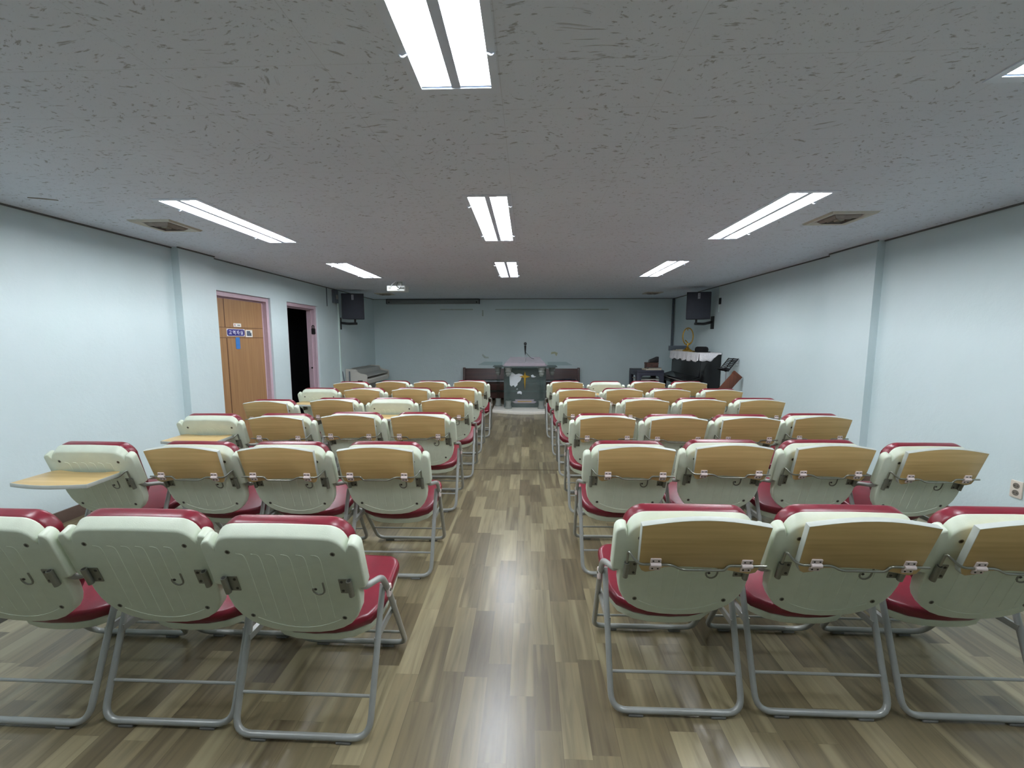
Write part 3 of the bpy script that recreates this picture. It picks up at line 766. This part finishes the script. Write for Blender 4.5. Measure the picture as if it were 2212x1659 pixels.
sn = thing('projection_screen', 'rolled projection screen case along the top of far wall', 'screen', (-2.2, YB, 2.30))
b = MB(); b.prism([(0, -.055), (-.07, -.055), (-.085, -.035), (-.085, .03), (-.07, .05), (0, .05)][::-1], -1.08, 1.08, M['screen'], 0, X=basis((0, 0, 0), (0, 1, 0), (0, 0, 1), (1, 0, 0))); b.box((-1.09, -.09, .042), (1.09, 0, .0595), M['screendark']); b.obj('case', sn, 0)
for s in (-1, 1):
    b = MB(); b.box((s * 1.08, -.087, -.058), (s * 1.10, 0, .055), M['screendark']); b.obj('end_cap', sn, 0)
    b = MB(); b.tube([(s * 1.03, -.084, -.02), (s * 1.03, -.092, -.02)], .016, M['blackpl'], 0, 12); b.obj('knob', sn)

# ------------------------------------------------------------------ lectern
lc = thing('lectern', 'clear acrylic lectern with crystal columns, gold cross and world map', 'lectern', (-.035, 8.2, 0))
b = MB()
pl = [(-.63, .42), (-.63, -.27)] + [(-.63 + 1.26 * k / 14, -.27 - .19 * math.sin(PI * k / 14)) for k in range(1, 14)] + [(.63, -.27), (.63, .42)]
b.prism(pl, 0, .062, M['marble'], .006, 2); b.obj('plinth', lc)
COLS = [(-.325, -.10), (.325, -.10), (-.545, .20), (.545, .20)]
for i, (cx, cy) in enumerate(COLS):
    b = MB(); b.lathe([(.072, .062), (.074, .08), (.060, .10), (.052, .15), (.056, .20), (.058, .215)], M['capital'], 16, c=(cx, cy, 0)); b.obj('column_base', lc)
    b = MB(); b.lathe([(.030, .215), (.030, .72)], M['acry'], 14, c=(cx, cy, 0)); b.obj('column', lc)
    b = MB(); b.lathe([(.036, .70), (.040, .72), (.052, .735), (.048, .77), (.062, .79), (.056, .82), (.075, .85), (.078, .872)], M['capital'], 16, c=(cx, cy, 0)); b.obj('capital', lc)
b = MB(); b.prism([(-.64, .38), (-.64, .02), (-.40, -.16), (-.2, -.20), (.2, -.20), (.40, -.16), (.64, .02), (.64, .38)], .872, .888, M['acryp'], .003, 2); b.obj('table_top', lc)
b = MB(); b.box((-.41, .02, .062), (.41, .03, .87), M['acryp']); b.obj('front_panel', lc, 0)
for s in (-1, 1):
    b = MB(); b.box((s * .41, .02, .062), (s * .42, .34, .87), M['acryp']); b.obj('side_panel', lc, 0)
b = MB(); b.add([(-.44, .0, .892), (.44, .0, .892), (.30, .34, 1.05), (-.30, .34, 1.05), (-.44, .0, .902), (.44, .0, .902), (.30, .34, 1.06), (-.30, .34, 1.06)], [(0, 3, 2, 1), (4, 5, 6, 7), (0, 1, 5, 4), (1, 2, 6, 5), (2, 3, 7, 6), (3, 0, 4, 7)], M['acryh']); b.obj('reading_board', lc, 0)
b = MB(); b.box((-.40, .01, .889), (.40, .016, .95), M['acryh']); b.obj('reading_support', lc, 0)
for s in (-1, 1):
    b = MB(); b.add([(s * .46, .06, .90), (s * .95, .20, .90), (s * .84, .32, .955), (s * .46, .30, .955), (s * .46, .06, .908), (s * .95, .20, .908), (s * .84, .32, .963), (s * .46, .30, .963)], [(0, 3, 2, 1), (4, 5, 6, 7), (0, 1, 5, 4), (1, 2, 6, 5), (2, 3, 7, 6), (3, 0, 4, 7)], M['acry']); b.obj('side_wing', lc, 0)
FX = basis((0, .019, 0), (1, 0, 0), (0, 0, 1), (0, -1, 0))
def shape(name, pts, m, th=.003, off=0.0):
    a = sum(pts[i][0] * pts[(i + 1) % len(pts)][1] - pts[(i + 1) % len(pts)][0] * pts[i][1] for i in range(len(pts)))
    if a < 0: pts = pts[::-1]
    b = MB(); b.prism(pts, off, off + th, m, X=FX); return b.obj(name, lc, 0)
# pixel (4th zoom) to local: x = (px-868)*.00112, z = .062+(1480-py)*.00103
def mp(l): return [((x - 868) * .00112, .062 + (1478 - y) * .00103) for x, y in l]
shape('map_land', mp([(590, 800), (640, 790), (700, 835), (760, 815), (815, 830), (845, 860), (800, 905), (790, 950), (740, 1000), (735, 1040), (700, 1075), (690, 1080), (672, 1045), (650, 1050), (628, 1070), (600, 1040), (592, 930)]), M['frost'])
shape('map_land', mp([(735, 1175), (770, 1155), (800, 1160), (818, 1190), (806, 1225), (780, 1205), (730, 1210)]), M['frost'])
shape('map_land', mp([(715, 1118), (738, 1108), (742, 1118), (722, 1126)]), M['frost'])
shape('map_land', mp([(975, 850), (1010, 835), (1030, 860), (1070, 875), (1030, 890), (985, 885)]), M['frost'])
shape('cross', mp([(868, 775), (885, 850), (965, 875), (885, 900), (868, 1140), (850, 900), (770, 875), (850, 850)]), M['goldflat'], .006, .003)
shape('ribbon_emblem', mp([(690, 1320), (1040, 1320), (1020, 1345), (1080, 1365), (1040, 1395), (690, 1395), (640, 1365), (705, 1345)]), M['acryh'])
b = MB()
for k in range(9): b.prism(rrect(-.14 + .031 * k, .172, -.118 + .031 * k, .192, .004), .003, .005, M['goldflat'], X=FX)
b.obj('ribbon_lettering', lc, 0)

mk = thing('microphone', 'black handheld microphone upright on thin stem above the lectern', 'microphone', (-.03, 8.22, 0))
b = MB(); b.tube([(0, .0, .975), (0, .0, 1.165)], .007, M['silver'], 0, 10); b.obj('stem', mk)
b = MB(); b.tube([(0, 0, 1.12), (0, 0, 1.16), (0, -.005, 1.22), (0, -.012, 1.30)], .012, M['blackpl'], 0, 12, radii=[.007, .011, .016, .021]); b.obj('handle', mk)
b = MB(); b.lathe([(.004, -.03), (.020, -.026), (.027, -.008), (.027, .008), (.020, .024), (.006, .031)], M['blackpl'], 16, c=(0, -.013, 1.335)); b.obj('grille_head', mk)
b = MB(); b.tube([(.004, 0, 1.17), (.05, .03, 1.12), (.10, .05, 1.06), (.175, .08, 1.03)], .004, M['blackpl'], .05, 8); b.obj('cable', mk)

# ------------------------------------------------------------------ pew behind the lectern
pw = thing('pew', 'long dark wooden pew against the far wall behind the lectern', 'bench', (-.13, 9.55, 0))
b = MB(); b.prism([(-.185, .475), (-.20, .475), (-.235, .735), (-.22, .735)][::-1], -1.33, 1.33, M['pew'], .003, 2, basis((0, 0, 0), (0, -1, 0), (0, 0, 1), (-1, 0, 0))); b.obj('backrest', pw)
b = MB(); b.box((-1.33, -.22, .385), (1.33, .20, .42), M['pew']); b.obj('seat', pw, 0)
b = MB(); b.box((-1.33, -.20, .27), (1.33, -.175, .385), M['pew']); b.obj('apron', pw, 0)
for x in (-1.35, 1.35, 0):
    b = MB(); b.prism([(-.22, 0), (.25, 0), (.265, .755), (.20, .755), (.16, .43), (-.22, .43)], -.026, .026, M['pew'], .006, 2, basis((x, 0, 0), (0, 1, 0), (0, 0, 1), (1, 0, 0))); b.obj('end_panel', pw)
for s in (-1, 1):
    b = MB(); b.box((-1.33 if s < 0 else .02, -.02, .06), (-.02 if s < 0 else 1.33, .0, .20), M['pew']); b.obj('stretcher', pw, 0)
bg = thing('bag', 'flat navy bag lying on the right end of pew', 'bag', (.92, 9.46, .4205))
b = MB(); b.prism(rrect(-.22, -.12, .22, .12, .05), 0, .085, M['navy'], .03, 4); b.obj('body', bg)
b = MB(); b.tube([(-.08, -.10, .075), (-.07, -.13, .11), (.07, -.13, .11), (.08, -.10, .075)], .010, M['cart'], .03, 8); b.obj('handle', bg)

# ------------------------------------------------------------------ digital piano, back left
dp = thing('digital_piano', 'ivory digital piano along the left wall in the far corner', 'piano', (-3.40, 8.82, 0))
Xs = (-.215, .20)                      # wall side, key side
prof = [(-.215, .50), (.20, .50), (.20, .685), (.185, .715), (.07, .735), (.01, .765), (-.02, .815), (-.215, .83)]
def lenprism(b, pr, y0, y1, m, **k): b.prism([(x, z) for x, z in pr][::-1], -y1, -y0, m, X=basis((0, 0, 0), (1, 0, 0), (0, 0, 1), (0, -1, 0)), **k)
for s in (-1, 1):
    b = MB(); lenprism(b, [(-.215, .0), (-.10, .0), (-.10, .48), (.20, .56)] + prof[2:], s * .66 - .018, s * .66 + .018, M['dpiano'], bev=.004, bseg=2); b.obj('side_panel', dp)
b = MB(); lenprism(b, [(-.21, .52), (.195, .52), (.195, .585), (.19, .60), (-.21, .60)], -.642, .642, M['dpiano']); b.obj('key_bed', dp, 0)
b = MB(); b.box((.02, -.62, .600), (.185, .62, .618), M['ivory']); b.obj('keyboard', dp, 0)
b = MB(); lenprism(b, [(.03, .655), (.198, .665), (.190, .690), (.02, .72)], -.642, .642, M['dpianog']); b.obj('lid', dp, 0)
b = MB(); lenprism(b, [(-.21, .60), (.02, .60), (.02, .725), (0, .765), (-.02, .805), (-.21, .82)], -.642, .642, M['dpianog']); b.obj('top_case', dp, 0)
b = MB(); b.box((-.17, -.50, .822), (-.15, .50, .838), M['dpianog']); b.obj('music_rest', dp, 0)
b = MB(); b.box((-.13, -.642, .02), (-.11, .642, .50), M['dpianog']); b.obj('back_panel', dp, 0)
b = MB(); b.box((.02, -.682, .545), (.12, -.678, .60), M['blackpl']); b.obj('jack_box', dp, 0)
b = MB(); b.tube([(XL + .02, 7.99, .78), (XL + .03, 8.0, .62), (XL + .06, 8.03, .42), (XL + .05, 8.05, .0101)], .006, M['boxgrey'], .05, 8)
b.tube([(XL + .03, 7.97, .80), (XL + .07, 7.97, .55), (XL + .13, 8.0, .35), (XL + .12, 8.02, .0101)], .006, M['boxgrey'], .05, 8); tag(b.obj('power_cable'), 'grey cables dangling down left wall beside the ivory piano', 'cable')
b = MB(); b.box((XL + .115, 8.05, 0), (XL + .135, 8.07, .79), M['boxgrey']); tag(b.obj('cable_post', None, 0), 'thin dark upright rod before the ivory piano side', 'rod')

# ------------------------------------------------------------------ upright piano, back right
up = thing('upright_piano', 'black upright piano with lace cover along the right wall', 'piano', (3.19, 8.08, 0))
b = MB()
for s in (-1, 1):
    b = MB(); b.prism([(.20, 0), (-.14, 0), (-.14, .55), (-.36, .58), (-.36, .70), (-.155, .745), (-.145, 1.15), (-.12, 1.165), (.20, 1.165)][::-1], -.02, .02, M['ebony'], .004, 2, basis((0, s * .70, 0), (1, 0, 0), (0, 0, 1), (0, -1, 0))); b.obj('side_panel', up)
b = MB(); b.box((-.12, -.68, .05), (-.10, .68, .58), M['ebonysat']); b.obj('lower_panel', up, 0)
b = MB(); b.add([(-.16, -.68, .74), (-.16, .68, .74), (-.13, .68, 1.14), (-.13, -.68, 1.14), (-.10, -.68, .74), (-.10, .68, .74), (-.10, .68, 1.14), (-.10, -.68, 1.14)], [(0, 1, 2, 3), (7, 6, 5, 4), (0, 4, 5, 1), (3, 2, 6, 7), (0, 3, 7, 4), (1, 5, 6, 2)], M['ebonysat']); b.obj('upper_panel', up, 0)
b = MB(); b.box((-.35, -.68, .585), (-.12, .68, .655), M['ebony']); b.obj('key_bed', up, 0)
b = MB(); b.box((-.33, -.66, .656), (-.19, .66, .672), M['ivory']); b.obj('keyboard', up, 0)
b = MB(); b.prism([(-.355, .675), (-.16, .735), (-.16, .765), (-.355, .705)][::-1], -.68, .68, M['ebony'], .003, 2, basis((0, 0, 0), (1, 0, 0), (0, 0, 1), (0, -1, 0))); b.obj('fallboard', up)
b = MB(); b.box((-.165, -.725, 1.166), (.20, .725, 1.186), M['ebony']); b.obj('lid', up, 0)
b = MB(); b.box((.16, -.68, .05), (.198, .68, 1.16), M['ebony']); b.obj('back_board', up, 0)
for s in (-1, 1):
    b = MB(); b.prism(rrect(-.035, -.035, .035, .035, .01), 0, .585, M['ebony'], .004, 2, T(-.31, s * .66, 0)); b.obj('leg', up)
# lace cover: draped grid with scalloped hem towards the keys and the near end
def lace():
    b = MB(); vs = []; fs = []
    nu, nv = 60, 14
    L0, L1 = 7.43, 8.80
    for i in range(nu + 1):
        u = i / nu; y = 7.352 + (8.808 - 7.352) * u
        hem = .135 + .035 * abs(math.sin(u * PI * 5.0))
        wav = .010 * math.sin(u * 41) + .006 * math.sin(u * 97)
        for j in range(nv + 1):
            v = j / nv
            if v < .5:
                x = 3.388 - (3.388 - 3.018) * v / .5; z = 1.1885
            else:
                q = (v - .5) / .5; x = 3.014 - .012 - wav * q - .010 * q; z = 1.1885 - hem * q
            vs.append((x, y, z))
    for i in range(nu):
        for j in range(nv): a = i * (nv + 1) + j; fs.append((a, a + 1, a + nv + 2, a + nv + 1))
    o = len(vs)
    n2 = 24                                       # near end fall
    for i in range(n2 + 1):
        u = i / n2; x = 3.388 - (3.388 - 3.005) * u
        q_ = max(0, min(1, (u - .12) / .38)); hem = .03 + .105 * q_ * q_ * (3 - 2 * q_) + .016 * abs(math.sin(u * PI * 3)) * q_
        for j in range(5):
            q = j / 4; vs.append((x - .0 * q, 7.352 - .012 * (q > 0) - .006 * math.sin(u * 30) * q - .006 * q, 1.1885 - hem * q))
    for i in range(n2):
        for j in range(4): a = o + i * 5 + j; fs.append((a, a + 5, a + 6, a + 1))
    b.add(vs, fs, M['lace']); ob = b.obj('lace_cover', None, 60)
    md = ob.modifiers.new('thickness', 'SOLIDIFY'); md.thickness = .0015; md.offset = 1
    return tag(ob, 'white scalloped lace cover draped over the black upright piano', 'cloth')
lace()
ZP = 1.191
tr = thing('ring_ornament', 'gold ring ornament on foot standing on the upright piano', 'ornament', (3.16, 8.30, ZP))
b = MB(); b.lathe([(.085, 0), (.088, .02), (.06, .035), (.035, .06), (.018, .085), (.014, .11)], M['gold'], 20); b.obj('foot', tr)
b = MB(); rg = [(.10 * math.sin(a), 0, .285 - .165 * math.cos(a)) for a in [2 * PI * k / 28 for k in range(29)]]; b.tube(rg, .011, M['gold'], 0, 10); b.obj('ring', tr)
b = MB(); b.tube([(-.005, 0, .115), (.01, 0, .16), (-.055, 0, .215), (-.03, 0, .20)], .01, M['gold'], .02, 8, radii=None); b.tube([(0, 0, .12), (.05, 0, .16), (.07, 0, .165)], .012, M['gold'], .02, 8); b.lathe([(.004, 0), (.012, .01), (.008, .03), (.003, .04)], M['gold'], 10, c=(-.01, 0, .40)); b.obj('figure', tr)
ht = thing('hat', 'black felt hat on the lace near the upright piano end', 'hat', (3.17, 7.66, ZP))
b = MB(); b.lathe([(.150, 0), (.152, .006), (.105, .012), (.100, .02)], M['felt'], 24); b.obj('brim', ht)
b = MB(); b.lathe([(.110, .008), (.115, .05), (.105, .085), (.075, .10), (.03, .098), (.01, .092)], M['felt'], 24); b.obj('crown', ht)
b = MB(); b.prism(rrect(-.06, -.05, .06, .05, .01), 0, .018, M['gold'], .004, 2, T(3.10, 7.92, ZP)); tag(b.obj('gold_tin'), 'small flat gold tin on lace between ornament and hat', 'tin')
for k, (dx, dy, r, l) in enumerate(((0, 0, .1, 'lower loose music booklet on the far end of piano lace'), (.02, -.03, -.2, 'upper loose music booklet on the far end of piano lace'))):
    b = MB(); b.prism(rrect(-.11, -.15, .11, .15, .003), 0, .014 , M['paper'], .001, 2, T(3.14 + dx, 8.58 + dy, ZP + .0145 * k) @ Matrix.Rotation(r, 4, 'Z')); tag(b.obj('music_booklet'), l, 'booklet', 'booklets on the piano')
b = MB(); b.prism(rrect(-.20, 0, .20, .10, .004), -.01, .01, M['boxgrey'], .003, 2, T(3.17, 8.83, 1.188) @ Matrix.Rotation(PI / 2, 4, 'X')); tag(b.obj('grey_frame'), 'grey panel edge standing at the far end of upright piano', 'panel')

# ------------------------------------------------------------------ slate plastic table with its load
ct = thing('plastic_table', 'slate blue plastic table with arched sides left of the piano', 'table', (2.49, 8.72, 0))
b = MB(); b.prism(rrect(-.27, -.32, .27, .32, .015), .755, .80, M['cart'], .006, 2); b.obj('table_top', ct)
def arch(b, w, X):
    o = [(-w, 0), (-w + .075, 0), (-w + .085, .60)] + arc(-w + .145, .63, .06, .06, 180, 90, 5) + arc(w - .145, .63, .06, .06, 90, 0, 5) + [(w - .085, .60), (w - .075, 0), (w, 0), (w, .756), (-w, .756)]
    b.prism(o, -.02, .02, M['cart'], .004, 2, X)
for s in (-1, 1):
    b = MB(); arch(b, .27, basis((0, s * .30, 0), (1, 0, 0), (0, 0, 1), (0, -1, 0))); b.obj('arch_leg', ct)
    b = MB(); arch(b, .28, basis((s * .25, 0, 0), (0, 1, 0), (0, 0, 1), (1, 0, 0))); b.obj('side_arch', ct)
b = MB(); b.box((-.22, -.27, .60), (.22, .27, .615), M['dpiano']); b.obj('shelf', ct, 0)
zt = .801
for k, (w_, d_, h_, m_, dx, r, l) in enumerate(((.16, .12, .026, 'paper', -.03, .08, 'lower pale book lying on the slate plastic table'), (.13, .10, .02, 'ebonysat', .02, -.12, 'black book on top of the pale book, slate table'))):
    o = thing('book', l, 'book', (2.58 + dx, 8.55, zt), r, 'books on the plastic table')
    b = MB(); b.prism(rrect(-w_, -d_, w_, d_, .003), 0, h_, M[m_], .001, 2); b.obj('cover', o)
    b = MB(); b.box((-w_ + .004, -d_ - .001, .004), (w_ + .0015, d_ - .006, h_ - .004), M['paper']); b.obj('page_block', o, 0)
    zt += h_ + .0008
bb = thing('box', 'brown box behind the books on the slate plastic table', 'box', (2.63, 8.84, .8005))
b = MB(); b.prism(rrect(-.12, -.10, .12, .10, .012), 0, .10, M['brownbox'], .004, 2); b.obj('body', bb)
b = MB(); b.prism(rrect(-.124, -.104, .124, .104, .013), .10, .135, M['brownbox'], .006, 2); b.obj('lid', bb)
b = MB(); b.prism(rrect(-.05, -.01, .0, .0, .003), 0, .004, M['blackpl'], X=basis((0, -.10, .085), (1, 0, 0), (0, 0, 1), (0, -1, 0))); b.obj('clasp', bb, 0)
sp_ = thing('desk_speaker', 'small black wedge standing on the brown box', 'speaker', (2.68, 8.86, .936))
b = MB(); b.prism([(-.10, 0), (.09, 0), (.09, .12), (.07, .12), (-.09, .05)], -.06, .06, M['blackpl'], .004, 2, basis((0, 0, 0), (1, 0, 0), (0, 0, 1), (0, -1, 0))); b.obj('body', sp_)

# ------------------------------------------------------------------ music stand and leaning board on the right
ms = thing('music_stand', 'dark music stand with slotted desk beside the upright piano', 'music stand', (3.25, 6.86, 0))
b = MB(); b.tube([(0, 0, .25), (0, 0, .98)], .010, M['silver'], 0, 10); b.tube([(0, 0, .2), (0, 0, .6)], .014, M['silver'], 0, 10); b.obj('pole', ms)
for k in range(3):
    a = 2 * PI * k / 3 + .4; b = MB(); b.tube([(0, 0, .26), (.13 * math.cos(a), .13 * math.sin(a), .012)], .009, M['blackpl'], 0, 8); b.obj('leg', ms)
DX = basis((-.01, 0, .96), (.10, -.99, .0), (.62, .06, .78), (-.77, -.08, .62))
b = MB()
for q in range(6): b.box((-.13, .02 + q * .032, -.003), (.13, .036 + q * .032, .003), M['blackpl'], DX)
for q in (-.14, -.01, .12): b.box((q, 0, -.004), (q + .02, .20, .004), M['blackpl'], DX)
b.obj('desk', ms, 0)
b = MB(); b.box((-.14, -.06, -.006), (.14, .0, .006), M['blackpl'], DX); b.box((-.14, -.06, .0), (.14, -.05, .05), M['blackpl'], DX); b.obj('ledge', ms, 0)
b = MB(); b.tube([(0, 0, .90), (-.01, 0, .97)], .022, M['blackpl'], 0, 10); b.obj('clamp', ms)
# board is leaned: foot on the floor, head against the wall
wdn = thing('wooden_board', 'reddish brown wooden board leaning on right wall beyond the chairs', 'board', (2.62, 6.58, .054))
XB = basis((0, 0, 0), (.768, 0, -.64), (.64, 0, .768), (0, -1, 0))
b = MB(); b.prism(rrect(-.08, 0, .08, 1.08, .006), -.018, .0, M['plank'], .004, 2, XB); b.obj('panel', wdn)
b = MB(); b.prism(rrect(-.082, 1.03, .082, 1.082, .006), -.030, .003, M['plank'], .004, 2, XB); b.obj('end_batten', wdn)
b = MB(); b.box((-.012, -.012, 0), (.012, .012, .63), M['plain'], T(3.33, 7.05, 0)); tag(b.obj('wooden_stick', None, 0), 'thin pale wooden stick standing beside the piano end', 'stick')

# ------------------------------------------------------------------ wall socket
so = thing('wall_socket', 'ivory double wall socket on the right wall beside chairs', 'socket', (XR, 2.897, .394))
b = MB(); b.prism(rrect(-.036, -.060, .036, .060, .006), 0, .010, M['sockp'], .003, 2, basis((0, 0, 0), (0, -1, 0), (0, 0, 1), (-1, 0, 0))); b.obj('cover_plate', so)
for z in (-.025, .025):
    b = MB(); b.tube([(-.0095, 0, z), (-.0112, 0, z)], .020, M['sockd'], 0, 18)
    for q in (-.009, .009): b.tube([(-.011, q, z), (-.0122, q, z)], .0035, M['dark'], 0, 8)
    b.obj('outlet', so)

# ------------------------------------------------------------------ camera, world, colour
cam = bpy.data.cameras.new('camera'); co = bpy.data.objects.new('camera', cam); COL.objects.link(co)
cam.sensor_fit = 'HORIZONTAL'; cam.sensor_width = 36; cam.lens = 36 * 895 / 2212; cam.clip_start = .02
co.location = (0, 0, 1.43); co.rotation_euler = (math.radians(90 - 6.217), 0, math.radians(2.036))
SC.camera = co
wd = bpy.data.worlds.new('dark surroundings'); SC.world = wd; wd.use_nodes = True
wd.node_tree.nodes['Background'].inputs[0].default_value = (.02, .02, .025, 1); wd.node_tree.nodes['Background'].inputs[1].default_value = .2
vs = SC.view_settings; vs.view_transform = 'Standard'; vs.look = 'None'; vs.gamma = 1; vs.exposure = 0.02; vs.use_curve_mapping = False
cy = SC.cycles
cy.max_bounces = 8; cy.diffuse_bounces = 6; cy.glossy_bounces = 4; cy.transparent_max_bounces = 16
cy.use_denoising = True; cy.sample_clamp_indirect = 6.0
